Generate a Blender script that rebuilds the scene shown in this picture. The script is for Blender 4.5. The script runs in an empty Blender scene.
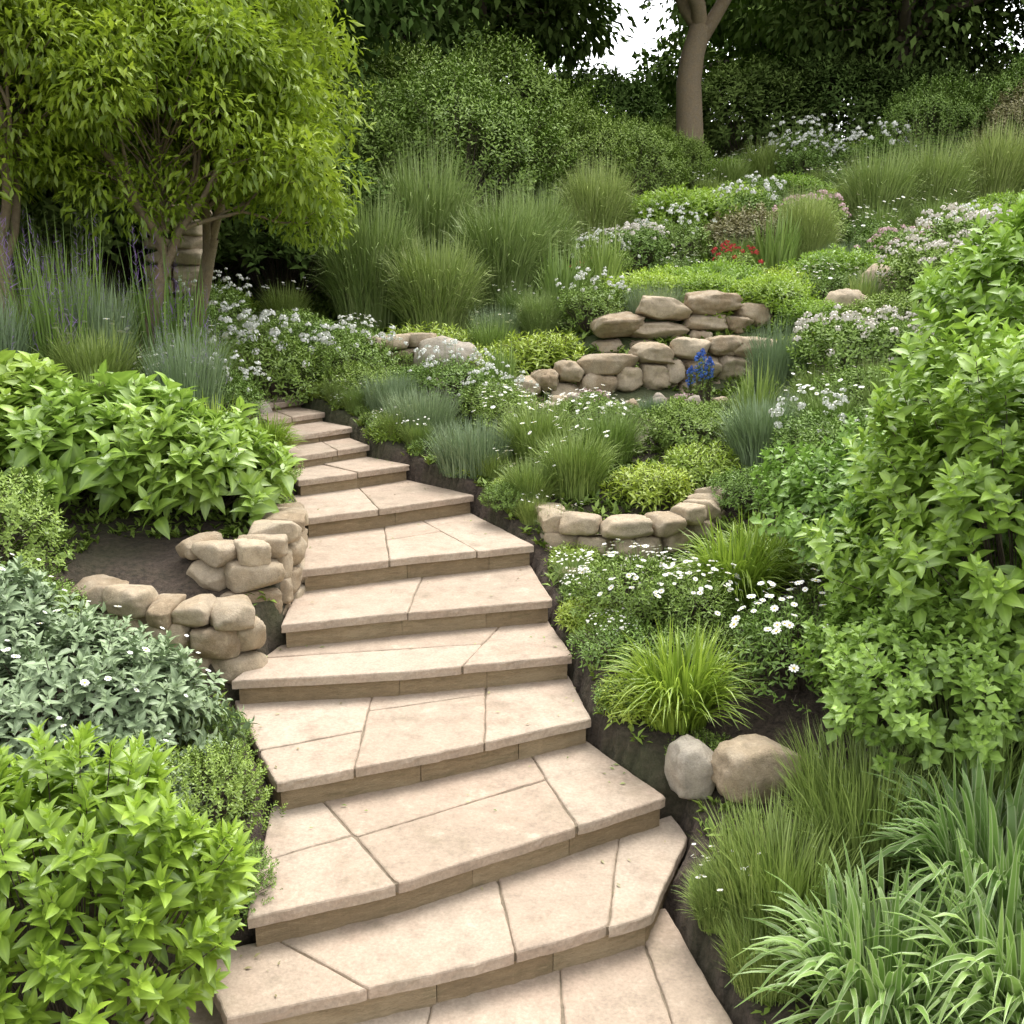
import bpy, bmesh, math
import numpy as np
from mathutils import Vector
rng = np.random.default_rng(7)
scene = bpy.context.scene
COL = scene.collection

# ------------------------------------------------------------------ materials
def newmat(name):
    m = bpy.data.materials.new(name); m.use_nodes = True
    nt = m.node_tree; nt.nodes.clear()
    return m, nt
def nd(nt, t, **kw):
    n = nt.nodes.new(t)
    for k, v in kw.items(): setattr(n, k, v)
    return n
def c4(c): return (c[0], c[1], c[2], 1)
def mixc(nt, fac, a, b, mode='MIX'):
    n = nt.nodes.new('ShaderNodeMix'); n.data_type = 'RGBA'; n.blend_type = mode
    for sock, v in ((n.inputs[0], fac), (n.inputs[6], a), (n.inputs[7], b)):
        if hasattr(v, 'links'): nt.links.new(v, sock)
        else: sock.default_value = v if not isinstance(v, tuple) else c4(v)
    return n.outputs[2]
def ramp(nt, src, p0, p1, v0=0., v1=1.):
    n = nt.nodes.new('ShaderNodeMapRange'); n.inputs[1].default_value = p0; n.inputs[2].default_value = p1
    n.inputs[3].default_value = v0; n.inputs[4].default_value = v1
    nt.links.new(src, n.inputs[0]); return n.outputs[0]
def noisen(nt, vec, scale, detail=4, rough=.6):
    n = nd(nt, 'ShaderNodeTexNoise'); n.inputs['Scale'].default_value = scale
    n.inputs['Detail'].default_value = detail; n.inputs['Roughness'].default_value = rough
    nt.links.new(vec, n.inputs['Vector']); return n.outputs['Fac']
def leafshader(nt, c, transl, gloss):
    p = nd(nt, 'ShaderNodeBsdfDiffuse'); nt.links.new(c, p.inputs['Color'])
    out = p.outputs[0]
    if transl:
        t = nd(nt, 'ShaderNodeBsdfTranslucent'); nt.links.new(c, t.inputs['Color'])
        mx = nd(nt, 'ShaderNodeMixShader'); mx.inputs[0].default_value = transl
        nt.links.new(p.outputs[0], mx.inputs[1]); nt.links.new(t.outputs[0], mx.inputs[2]); out = mx.outputs[0]
    if gloss:
        g = nd(nt, 'ShaderNodeBsdfGlossy'); g.inputs['Roughness'].default_value = .42; g.inputs['Color'].default_value = (1, 1, 1, 1)
        m2 = nd(nt, 'ShaderNodeMixShader'); m2.inputs[0].default_value = gloss
        nt.links.new(out, m2.inputs[1]); nt.links.new(g.outputs[0], m2.inputs[2]); out = m2.outputs[0]
    o = nd(nt, 'ShaderNodeOutputMaterial'); nt.links.new(out, o.inputs[0])
def leafmat(name, dark, light, transl=0, rib=.25, gloss=.04, tip=None):
    m, nt = newmat(name)
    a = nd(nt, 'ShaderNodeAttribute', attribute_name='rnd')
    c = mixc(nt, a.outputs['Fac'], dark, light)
    oi = nd(nt, 'ShaderNodeObjectInfo')
    hsv = nd(nt, 'ShaderNodeHueSaturation'); nt.links.new(c, hsv.inputs['Color'])
    nt.links.new(ramp(nt, oi.outputs['Random'], 0, 1, .486, .508), hsv.inputs['Hue'])
    nt.links.new(ramp(nt, oi.outputs['Random'], 0, 1, 1.16, .9), hsv.inputs['Value'])
    c = hsv.outputs['Color']
    if rib or tip:
        e = nd(nt, 'ShaderNodeAttribute', attribute_name='edge')
        if rib: c = mixc(nt, ramp(nt, e.outputs['Fac'], 0, .45, rib, 0), c, tuple(min(1, x * 1.6 + .03) for x in light))
        if tip: c = mixc(nt, ramp(nt, e.outputs['Fac'], .62, .95, 0, .8), c, tip)
    leafshader(nt, c, transl, gloss)
    return m
M = {}
M['lime'] = leafmat('lime_leaf', (.11, .20, .015), (.35, .51, .055), .34, gloss=.045)
M['bush'] = leafmat('bush_leaf', (.10, .20, .020), (.29, .46, .065), .32, gloss=.045)
M['hosta'] = leafmat('hosta_leaf', (.12, .21, .020), (.35, .50, .08), .32, gloss=.045)
M['limegrass'] = leafmat('lime_grass', (.14, .23, .018), (.37, .49, .06), .3)
M['mid'] = leafmat('green_leaf', (.09, .16, .024), (.26, .38, .075), rib=0, gloss=.03)
M['midbig'] = leafmat('green_leaf_large', (.10, .19, .026), (.27, .43, .075), .2)
M['grass'] = leafmat('grass_leaf', (.12, .19, .035), (.33, .43, .12), rib=0)
M['tall'] = leafmat('hazed_tall_grass_leaf', (.16, .23, .055), (.40, .48, .17), rib=0)  # grass green lightened so the colour itself carries distance haze
M['grey'] = leafmat('greygreen_leaf', (.13, .19, .09), (.32, .40, .22), gloss=.03)
M['blue'] = leafmat('bluegreen_leaf', (.13, .19, .085), (.28, .37, .20), rib=0)
M['wood'] = leafmat('hazed_woodland_leaf', (.045, .085, .022), (.18, .26, .07), rib=0, gloss=.0)  # woodland greens raised in place of atmospheric haze, painted into the leaf colour
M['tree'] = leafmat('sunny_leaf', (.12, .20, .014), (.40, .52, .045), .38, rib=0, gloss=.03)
M['var'] = leafmat('variegated_leaf', (.13, .24, .045), (.26, .40, .10), .25, rib=.0, tip=(.52, .60, .32))
M['rust'] = leafmat('rusty_leaf', (.16, .14, .06), (.36, .33, .15), rib=0)
def petal(name, col, tr=0):
    m, nt = newmat(name)
    a = nd(nt, 'ShaderNodeAttribute', attribute_name='rnd')
    c = mixc(nt, a.outputs['Fac'], tuple(x * .8 for x in col), col)
    leafshader(nt, c, tr, 0)
    return m
M['white'] = petal('white_petal', (.82, .82, .76))
M['pink'] = petal('pink_petal', (.72, .50, .52))
M['cream'] = petal('blush_petal', (.80, .74, .67))
M['purple'] = petal('purple_petal', (.36, .22, .52))
M['bluef'] = petal('blue_petal', (.10, .19, .56))
M['red'] = petal('red_petal', (.50, .07, .07))
M['yellow'] = petal('yellow_centre', (.60, .45, .06))

def stonemat(name, c1, c2, c3, scale=1., moss=.0, streak=False, bump=.4, stain=.45):
    m, nt = newmat(name)
    tc = nd(nt, 'ShaderNodeTexCoord'); vec = tc.outputs['Object']
    if streak:
        mp = nd(nt, 'ShaderNodeMapping'); mp.inputs['Scale'].default_value = (1, 1, 5)
        nt.links.new(vec, mp.inputs['Vector']); vec = mp.outputs[0]
    a = nd(nt, 'ShaderNodeAttribute', attribute_name='rnd')
    n1 = noisen(nt, vec, 2.5 * scale, 4, .62); n2 = noisen(nt, vec, 9 * scale, 6, .72); n3 = noisen(nt, vec, 70 * scale, 3, .7)
    c = mixc(nt, a.outputs['Fac'], c1, c2)
    c = mixc(nt, ramp(nt, n1, .42, .62, 0, .8), c, c3)
    c = mixc(nt, ramp(nt, n2, .50, .72, 0, stain), c, tuple(x * .45 for x in c1))
    c = mixc(nt, ramp(nt, n2, .28, .44, .6, 0), c, tuple(min(1, x * 1.22) for x in c2))
    g = ramp(nt, n3, .3, .7, .84, 1.14)
    hsv = nd(nt, 'ShaderNodeHueSaturation'); nt.links.new(c, hsv.inputs['Color']); nt.links.new(g, hsv.inputs['Value'])
    c = hsv.outputs['Color']
    if moss:
        n4 = noisen(nt, vec, 4.3 * scale, 5, .7)
        c = mixc(nt, ramp(nt, n4, .54, .70, 0, moss), c, (.11, .10, .05))
    p = nd(nt, 'ShaderNodeBsdfPrincipled'); p.inputs['Roughness'].default_value = .88
    p.inputs['Specular IOR Level'].default_value = .25
    nt.links.new(c, p.inputs['Base Color'])
    ad = nd(nt, 'ShaderNodeMath', operation='MULTIPLY_ADD'); nt.links.new(n3, ad.inputs[0]); ad.inputs[1].default_value = .25; nt.links.new(n2, ad.inputs[2])
    b = nd(nt, 'ShaderNodeBump'); b.inputs['Strength'].default_value = bump; b.inputs['Distance'].default_value = .012
    nt.links.new(ad.outputs[0], b.inputs['Height']); nt.links.new(b.outputs[0], p.inputs['Normal'])
    o = nd(nt, 'ShaderNodeOutputMaterial'); nt.links.new(p.outputs[0], o.inputs[0])
    return m
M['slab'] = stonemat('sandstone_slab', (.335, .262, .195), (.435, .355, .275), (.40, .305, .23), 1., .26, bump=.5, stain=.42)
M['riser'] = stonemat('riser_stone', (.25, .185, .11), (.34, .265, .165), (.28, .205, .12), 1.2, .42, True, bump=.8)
M['rock'] = stonemat('wall_stone', (.27, .20, .125), (.47, .38, .265), (.38, .315, .23), 2.2, .3, bump=1.)
M['greyrock'] = stonemat('grey_boulder', (.30, .25, .195), (.40, .35, .28), (.33, .295, .24), 2., .25, bump=.8)
M['mortar'] = stonemat('mortar', (.19, .15, .105), (.23, .185, .13), (.16, .13, .09), 4., .3)
M['bark'] = stonemat('bark', (.18, .135, .08), (.30, .23, .145), (.22, .175, .12), 3., .2, bump=1.)
M['darkbark'] = stonemat('dark_bark', (.085, .065, .045), (.14, .11, .08), (.11, .09, .07), 1., .3, bump=1.)

def soilmat():
    m, nt = newmat('garden_soil')
    tc = nd(nt, 'ShaderNodeTexCoord'); vec = tc.outputs['Object']
    n1 = noisen(nt, vec, 30, 6, .75); n2 = noisen(nt, vec, 1.3, 3)
    sx = nd(nt, 'ShaderNodeSeparateXYZ'); nt.links.new(vec, sx.inputs[0])
    c = mixc(nt, ramp(nt, n1, .35, .7), (.035, .025, .018), (.135, .098, .07))
    far = ramp(nt, sx.outputs['Y'], 8, 13)
    c = mixc(nt, far, c, (.10, .16, .04))
    c = mixc(nt, ramp(nt, n2, .45, .7, 0, .5), c, (.07, .09, .025))
    p = nd(nt, 'ShaderNodeBsdfPrincipled'); p.inputs['Roughness'].default_value = .95
    nt.links.new(c, p.inputs['Base Color'])
    b = nd(nt, 'ShaderNodeBump'); b.inputs['Strength'].default_value = 1; b.inputs['Distance'].default_value = .03
    nt.links.new(n1, b.inputs['Height']); nt.links.new(b.outputs[0], p.inputs['Normal'])
    o = nd(nt, 'ShaderNodeOutputMaterial'); nt.links.new(p.outputs[0], o.inputs[0])
    return m
M['soil'] = soilmat()

# ------------------------------------------------------------------ mesh builder
class MB:
    def __init__(s): s.v = []; s.l = []; s.ls = []; s.m = []; s.r = []; s.e = []; s.sm = []; s.nv = 0; s.nl = 0; s.mats = []
    def mi(s, m):
        if m not in s.mats: s.mats.append(m)
        return s.mats.index(m)
    def add(s, V, F, mat, rnd=.5, edge=None, smooth=True):
        V = np.asarray(V, float)
        if V.ndim == 2: V = V[None]
        N, k, _ = V.shape; F = np.asarray(F, int)
        f, q = F.shape
        s.v.append(V.reshape(-1, 3))
        idx = (F[None] + (np.arange(N) * k)[:, None, None]).reshape(-1) + s.nv
        s.l.append(idx); s.ls.append(np.arange(N * f) * q + s.nl)
        s.nl += N * f * q; s.nv += N * k
        s.m.append(np.full(N * f, s.mi(mat))); s.sm.append(np.full(N * f, smooth))
        r = np.broadcast_to(np.asarray(rnd, float).reshape(-1, 1) if np.ndim(rnd) else np.full((1, 1), rnd), (N, k)); s.r.append(r.reshape(-1))
        e = np.ones(k) if edge is None else np.asarray(edge, float)
        s.e.append(np.broadcast_to(e, (N, k)).reshape(-1))
    def ngon(s, V, mat, rnd=.5):
        V = np.asarray(V, float); s.add(V, np.arange(len(V))[None], mat, rnd, smooth=False)
    def mesh(s, name):
        me = bpy.data.meshes.new(name)
        v = np.concatenate(s.v); l = np.concatenate(s.l); ls = np.concatenate(s.ls)
        me.vertices.add(len(v)); me.vertices.foreach_set('co', v.astype(np.float32).ravel())
        me.loops.add(len(l)); me.loops.foreach_set('vertex_index', l.astype(np.int32))
        me.polygons.add(len(ls)); me.polygons.foreach_set('loop_start', ls.astype(np.int32))
        me.polygons.foreach_set('material_index', np.concatenate(s.m).astype(np.int32))
        me.polygons.foreach_set('use_smooth', np.concatenate(s.sm).astype(bool))
        for nm, arr in (('rnd', s.r), ('edge', s.e)):
            at = me.attributes.new(nm, 'FLOAT', 'POINT'); at.data.foreach_set('value', np.clip(np.concatenate(arr), 0, 1).astype(np.float32))
        for m in s.mats: me.materials.append(M[m])
        me.update(calc_edges=True)
        return me
def obj(name, me, loc=(0, 0, 0), rot=0, sc=1.):
    o = bpy.data.objects.new(name, me); COL.objects.link(o)
    o.location = loc; o.rotation_euler = (0, 0, rot)
    o.scale = (sc, sc, sc) if np.ndim(sc) == 0 else sc
    return o
def nrm(a): return a / (np.linalg.norm(a, axis=-1, keepdims=True) + 1e-9)
def lump(p, s=1., seed=0.):
    p = p * s + seed
    return (np.sin(p[..., 0] * 1.7 + 1.3 * np.sin(p[..., 1] * 1.3 + seed)) + np.sin(p[..., 1] * 2.1 + 1.1 * np.sin(p[..., 2] * 1.9)) + np.sin(p[..., 2] * 2.3 + 1.2 * np.sin(p[..., 0] * 1.1))) / 3
def frames(d, up):
    d = nrm(d); x = nrm(np.cross(d, up)); z = np.cross(x, d)
    return np.stack([x, d, z], 1)
def leaf_tpl(n=3, w=.4, droop=.3, fold=.35):
    V = []; E = []
    for i in range(n + 1):
        t = i / n; wd = w * .5 * (math.sin(math.pi * min(1, t ** .75 * .97 + .02)) + .02)
        if i == n: wd = w * .01
        z = -droop * t * t
        V += [(-wd, t, z + fold * wd), (0, t, z), (wd, t, z + fold * wd)]; E += [1, 0, 1]
    F = []
    for i in range(n):
        a = i * 3
        F += [(a, a + 1, a + 4, a + 3), (a + 1, a + 2, a + 5, a + 4)]
    return np.array(V, float), np.array(F), np.array(E, float)
def leaf_simple(w=.45, droop=.2):
    V = [(0, 0, 0), (w * .5, .45, .03), (0, 1, -droop), (-w * .5, .45, .03)]
    return np.array(V, float), np.array([(0, 1, 2, 3)]), np.ones(4)
def put(mb, tpl, pos, R, sc, mat, rnd):
    V, F, E = tpl
    W = np.einsum('kj,nji->nki', V, R) * np.asarray(sc).reshape(-1, 1, 1) + pos[:, None]
    mb.add(W, F, mat, rnd, E)
def tube(mb, P, r, mat, sides=6, rnd=.5):
    P = np.asarray(P, float); n = len(P); r = np.broadcast_to(r, (n,))
    T = np.gradient(P, axis=0); T = nrm(T)
    up = np.array([.31, .95, .07]); X = nrm(np.cross(T, up)); Y = np.cross(T, X)
    a = np.linspace(0, 2 * math.pi, sides, endpoint=False)
    V = P[:, None] + r[:, None, None] * (np.cos(a)[None, :, None] * X[:, None] + np.sin(a)[None, :, None] * Y[:, None])
    F = []
    for i in range(n - 1):
        for j in range(sides):
            k = (j + 1) % sides; F.append((i * sides + j, i * sides + k, (i + 1) * sides + k, (i + 1) * sides + j))
    mb.add(V.reshape(-1, 3), F, mat, rnd)
def stems(mb, A, B, w, mat, rnd=.4, sag=.0):
    N = len(A); t = np.linspace(0, 1, 4)
    P = A[:, None] * (1 - t)[None, :, None] + B[:, None] * t[None, :, None]
    P[:, :, 2] += (np.sin(t * math.pi) * sag)[None]
    D = nrm(B - A); X = nrm(np.cross(D, np.array([.3, .2, 1.]) + rng.normal(size=(N, 3)) * .2)); Y = np.cross(D, X)
    ring = []
    for a in (0, 2.09, 4.18): ring.append(P + w * (math.cos(a) * X + math.sin(a) * Y)[:, None] * (1 - .5 * t)[None, :, None])
    V = np.stack(ring, 2).reshape(N, 12, 3)
    F = [(i * 3 + j, i * 3 + (j + 1) % 3, i * 3 + 3 + (j + 1) % 3, i * 3 + 3 + j) for i in range(3) for j in range(3)]
    mb.add(V, F, mat, rnd)
def daisy_tpl(np_=9):
    V = []; F = []
    for i in range(np_):
        a = i / np_ * 2 * math.pi; b = .30
        k = len(V)
        for rr, da, z in ((.15, -.25, 0), (.8, -b, .12), (1., 0, .08), (.8, b, .12), (.15, .25, 0)):
            V.append((rr * math.cos(a + da), rr * math.sin(a + da), z + .04 * math.sin(i * 2.1)))
        F.append((k, k + 1, k + 2, k + 3, k + 4))
    C = [(.27 * math.cos(a), .27 * math.sin(a), .06) for a in np.linspace(0, 2 * math.pi, 6, endpoint=False)] + [(0, 0, .2)]
    CF = [(i, (i + 1) % 6, 6) for i in range(6)]
    return (np.array(V), np.array(F), np.ones(len(V))), (np.array(C), np.array(CF), np.ones(7))
DAISY, DCEN = daisy_tpl()
def cluster_tpl(n=14, seed=3):
    g = np.random.default_rng(seed); V = []; F = []
    for i in range(n):
        d = nrm(g.normal(size=3)); d[2] = abs(d[2]) * .8; c = d * (.55 + .3 * g.random()); x = nrm(np.cross(d, g.normal(size=3))); y = np.cross(d, x)
        s = .27 + .1 * g.random(); k = len(V)
        V += [c - x * s, c + y * s + d * .12, c + x * s, c - y * s + d * .12]; F.append((k, k + 1, k + 2, k + 3))
    return (np.array(V), np.array(F), np.ones(len(V)))
CLUS = cluster_tpl()

def dome(n, r, h, seed, zc=.45, inner=.55, lumps=.16):
    d = rng.normal(size=(n, 3)); d = nrm(d)
    low = d[:, 2] < -.35; d[low, 2] *= -1
    k = 1 + lumps * lump(d, 2.6, seed) + lumps * .6 * lump(d, 6., seed + 3)
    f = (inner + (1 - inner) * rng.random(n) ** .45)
    p = d * np.array([r, r, h * (1 - zc)]) * (k * f)[:, None]; p[:, 2] += h * zc
    return p, nrm(d * np.array([1 / r, 1 / r, 1 / (h * (1 - zc))])), f
def shrub(name, r, h, n, m, ll, lw, mat, seed=0., upb=.7, spread=(25, 80), shoot=1.4, droop=.3, nseg=3, inner=.5, zc=.42, lumps=.16,
          flower=None, nf=0, fs=.02, fcol='white', fstem=.06, stem=True):
    mb = MB()
    p, o, f = dome(n, r, h, seed, zc, inner, lumps)
    ax = nrm(o * .8 + np.array([0, 0, upb]) + rng.normal(size=(n, 3)) * .25)
    srnd = rng.random(n)
    tpl = leaf_tpl(nseg, lw, droop) if nseg > 1 else leaf_simple(lw, droop)
    ph = rng.random(n) * 6.28
    ref = nrm(np.cross(ax, np.array([.2, .9, .1]))); ref2 = np.cross(ax, ref)
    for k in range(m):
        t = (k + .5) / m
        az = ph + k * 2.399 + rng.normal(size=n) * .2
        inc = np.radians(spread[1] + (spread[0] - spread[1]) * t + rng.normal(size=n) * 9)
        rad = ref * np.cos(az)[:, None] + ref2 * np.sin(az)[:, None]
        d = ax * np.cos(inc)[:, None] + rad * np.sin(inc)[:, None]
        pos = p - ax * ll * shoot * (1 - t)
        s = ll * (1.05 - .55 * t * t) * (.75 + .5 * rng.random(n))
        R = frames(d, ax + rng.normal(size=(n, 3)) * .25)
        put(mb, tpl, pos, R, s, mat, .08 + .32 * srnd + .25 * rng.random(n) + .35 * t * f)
    if stem:
        q = rng.choice(n, min(n, 160), replace=False)
        A_ = p[q] * np.array([.15, .15, 0]); stems(mb, A_, p[q], .004 if ll > .05 else .003, 'darkbark', .6, .05 * h)
    if nf:
        fp, fo, _ = dome(nf * 2, r, h, seed, zc, .97, lumps)
        ok = np.argsort(-fp[:, 2] + rng.random(nf * 2) * h * .55)[:nf]; fp = fp[ok]; fo = fo[ok]
        up = nrm(fo * .7 + np.array([0, -.25, .9]) + rng.normal(size=(nf, 3)) * .25)
        tp = fp + np.array([0, 0, 1.]) * (fstem * (.4 + .9 * rng.random(nf)))[:, None]
        if fstem > .03: stems(mb, fp - up * .05, tp, .0018, mat, .4)
        R = frames(nrm(np.cross(up, rng.normal(size=(nf, 3)))), up)
        s = fs * (.7 + .6 * rng.random(nf))
        if flower == 'daisy':
            put(mb, DAISY, tp, R, s, fcol, rng.random(nf)); put(mb, DCEN, tp, R, s, 'yellow', rng.random(nf))
        else: put(mb, CLUS, tp, R, s, fcol, rng.random(nf))
    return mb.mesh(name)
def grass(name, r, h, n, w, mat, droop=.6, base=.25, seg=5, lean=1., upright=.5, spikes=0, smat='purple',
          nf=0, fs=.02, fcol='white', flat=False, ss=1., slen=12):
    mb = MB()
    a = rng.random(n) * 6.283; o = np.stack([np.cos(a), np.sin(a), np.zeros(n)], 1)
    bp = o * (r * base * rng.random(n) ** .5)[:, None]
    a2 = a + rng.normal(size=n) * .5; o = np.stack([np.cos(a2), np.sin(a2), np.zeros(n)], 1)
    reach = r * (1 - base) * lean * rng.random(n) ** (upright); L = h * (.5 + .7 * rng.random(n)) * (1 - .25 * reach / r)
    dr = droop * (reach / r) * (.5 + 1. * rng.random(n))
    t = np.linspace(0, 1, seg + 1)
    P = bp[:, None] + o[:, None] * (reach[:, None] * (.35 * t + .65 * t ** 2)[None])[..., None]
    z = L[:, None] * (t[None] * (1 + dr[:, None] * .35) - dr[:, None] * t[None] ** 2.6)
    P[:, :, 2] = z
    side = np.stack([-np.sin(a2), np.cos(a2), np.zeros(n)], 1) + rng.normal(size=(n, 3)) * .35; side = nrm(side)
    prof = np.clip(np.minimum(1, .55 + 2.5 * t) * (1 - t) ** .55, .04, 1)
    W = (w * (.7 + .6 * rng.random(n)))[:, None] * prof[None] * .5
    lft = P - side[:, None] * W[..., None]; rgt = P + side[:, None] * W[..., None]
    if flat:
        V = np.stack([lft, rgt], 2).reshape(n, (seg + 1) * 2, 3); F = [(i * 2, i * 2 + 1, i * 2 + 3, i * 2 + 2) for i in range(seg)]
        mb.add(V, F, mat, rng.random(n) * .8 + .1)
    else:
        c = P.copy(); c[:, :, 2] -= W * .5
        V = np.stack([lft, c, rgt], 2).reshape(n, (seg + 1) * 3, 3)
        F = []
        for i in range(seg):
            b = i * 3; F += [(b, b + 1, b + 4, b + 3), (b + 1, b + 2, b + 5, b + 4)]
        mb.add(V, F, mat, rng.random(n) * .75 + .15, np.tile([1, 0, 1], seg + 1))
    if spikes:
        q = rng.choice(n, spikes); tp = P[q, -1] * np.array([.8, .8, 1.05]) + [0, 0, .05 * h]; bs = P[q, 0]
        stems(mb, bs, tp, .002, mat, .5)
        d = nrm(tp - bs)
        for k in range(slen):
            pos = tp - d * (k * .012 * (h / .5))
            R = frames(nrm(rng.normal(size=(spikes, 3)) + d), d + rng.normal(size=(spikes, 3)) * .3)
            put(mb, leaf_tpl(1, .9, .1), pos, R, ss * (.010 + .0008 * k) * (h / .5), smat, rng.random(spikes))
    if nf:
        q = rng.choice(n, nf); tp = P[q, -1] * np.array([.9, .9, 1.]); tp[:, 2] = h * (.8 + .4 * rng.random(nf))
        stems(mb, P[q, 0], tp, .002, mat, .5)
        up = nrm(np.array([0, -.3, 1]) + rng.normal(size=(nf, 3)) * .35)
        R = frames(nrm(np.cross(up, rng.normal(size=(nf, 3)))), up)
        s = fs * (.7 + .6 * rng.random(nf))
        put(mb, DAISY, tp, R, s, fcol, rng.random(nf)); put(mb, DCEN, tp, R, s, 'yellow', rng.random(nf))
    return mb.mesh(name)

# ------------------------------------------------------------------ stairs data (metres; z above lowest paving)
CAMZ = 2.4
S = [
    (0.00, [(-1.35, 2.0), (-.2, 1.9), (.95, 1.95)]),
    (0.14, [(-.92, 2.80), (-.16, 3.06), (.525, 3.358)]),
    (0.28, [(-.935, 3.131), (-.418, 3.345), (.680, 4.004)]),
    (0.42, [(-.993, 3.86), (-.30, 4.16), (.387, 4.524)]),
    (0.56, [(-1.394, 4.662), (-.55, 4.78), (.323, 5.016)]),
    (0.70, [(-1.239, 5.096), (-.55, 5.33), (.237, 5.55)]),
    (0.84, [(-1.25, 5.695), (-.62, 5.99), (.149, 6.308)]),
    (0.98, [(-1.375, 6.49), (-.82, 6.86), (-.275, 7.286)]),
    (1.11, [(-1.567, 7.20), (-1.19, 7.52), (-.812, 7.90)]),
    (1.21, [(-1.70, 7.66), (-1.45, 7.95), (-1.19, 8.30)]),
    (1.30, [(-1.88, 8.12), (-1.64, 8.42), (-1.40, 8.78)]),
    (1.38, [(-2.10, 8.60), (-1.93, 8.88), (-1.72, 9.22)]),
    (1.45, [(-2.35, 9.10), (-2.22, 9.35), (-2.02, 9.72)]),
    (1.45, [(-2.9, 10.2), (-2.7, 10.6), (-2.5, 10.9)]),
]
treads = []
for k in range(len(S) - 1):
    z, fr = S[k]; _, bk = S[k + 1]
    fr = np.array(fr); bk = np.array(bk)
    d = bk[2] - bk[0]; nrmv = np.array([-d[1], d[0]]); nrmv = nrmv / np.linalg.norm(nrmv)
    bk2 = bk + nrmv * .09
    if k == 0: bk2 = np.array([(-1.25, 3.1), (-.2, 3.35), (.62, 3.62)])
    pl = list(fr)
    if k == 1: pl += [np.array((.76, 3.93))]; bk2[2] = (.72, 4.12)
    if k == 1: bk2[0] = (-1.10, 3.12)
    pl += [bk2[2], bk2[1], bk2[0]]
    treads.append((z, np.array(pl), fr, bk2))
def inside(px, py, poly, margin=0.):
    px = np.asarray(px, float); py = np.asarray(py, float)
    res = np.zeros(px.shape, bool); n = len(poly); dmin = np.full(px.shape, 1e9)
    for i in range(n):
        x0, y0 = poly[i]; x1, y1 = poly[(i + 1) % n]
        c = ((y0 > py) != (y1 > py)) & (px < (x1 - x0) * (py - y0) / (y1 - y0 + 1e-12) + x0); res ^= c
        t = np.clip(((px - x0) * (x1 - x0) + (py - y0) * (y1 - y0)) / ((x1 - x0) ** 2 + (y1 - y0) ** 2 + 1e-12), 0, 1)
        dmin = np.minimum(dmin, np.hypot(px - x0 - t * (x1 - x0), py - y0 - t * (y1 - y0)))
    return res | (dmin < margin)

# ------------------------------------------------------------------ terrain
CP = [(-1.3, 2.4, 0), (1.0, 2.3, .0), (1.3, 3., .12), (2.2, 3., .35), (0, 0, -.02), (-4, 0, .1), (4, 0, .3), (-2, 2.8, .15), (-3.5, 3, .5),
      (-1.15, 3.3, .18), (-1.2, 4.0, .40), (.80, 3.4, .10), (.92, 4.0, .26), (.58, 4.5, .42), (1.3, 4.2, .42), (.45, 5.05, .56), (1.5, 5., .68), (2.5, 5., 1.0), (.38, 5.55, .66), (.30, 6.15, .70), (1.2, 6.15, .72),
      (.75, 6.95, 1.0), (.2, 7.05, .98), (-.05, 7.4, 1.05), (0, 8.2, 1.18), (-.6, 8.2, 1.20), (-1.0, 8.8, 1.32), (-.3, 9.2, 1.36), (1.5, 8., 1.28), (2.6, 7, 1.3), (4, 6, 1.5), (4, 3.5, 1.1),
      (.2, 9.7, 1.42), (.9, 9.85, 1.43), (1.8, 10.0, 1.45), (2.6, 10.2, 1.55), (.7, 11.1, 1.95), (1.7, 11.3, 2.15), (2.6, 11.6, 2.3), (0, 11, 1.75), (-1, 10.5, 1.55), (3.1, 9.2, 1.45), (4.6, 9, 2.1), (1., 9.0, 1.36),
      (-1.5, 6.2, 1.04), (-1.55, 5.5, 1.0), (-2.2, 5.7, 1.03), (-1.9, 5.2, .90), (-2, 4.35, .50), (-1.45, 4.6, .46), (-3, 5.5, 1.15), (-2.5, 7.5, 1.45), (-1.75, 7.4, 1.15), (-2.1, 8.1, 1.3), (-2.5, 8.9, 1.55), (-3.3, 8.5, 1.8), (-5, 9, 2.0), (-2.2, 10.6, 1.6), (-5, 5, 1.4),
      (-1.5, 13, 2.1), (0, 12, 2.0), (3.1, 12.5, 2.35), (2, 14.5, 2.75), (0, 15.5, 3.0), (3, 17, 3.4), (5.8, 16, 3.2), (8, 18, 3.8), (6, 12, 2.5), (9, 12, 3.0), (4.4, 24.5, 5.2), (9, 22, 4.9), (0, 24, 4.7), (-5, 15, 2.6), (-5, 24, 4.2), (-12, 12, 2.4), (-12, 24, 4), (14, 16, 4), (14, 24, 5.3), (14, 6, 2.2),
      (-10, 40, 6), (4, 40, 6.6), (16, 40, 6.8)]
CP = np.array(CP)
def phi(r): return np.sqrt(r * r + .03)
A = phi(np.hypot(CP[:, None, 0] - CP[None, :, 0], CP[:, None, 1] - CP[None, :, 1]))
n = len(CP); Pm = np.c_[np.ones(n), CP[:, :2]]
K = np.block([[A + np.eye(n) * -1e-3, Pm], [Pm.T, np.zeros((3, 3))]])
sol = np.linalg.solve(K, np.r_[CP[:, 2], 0, 0, 0])
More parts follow.
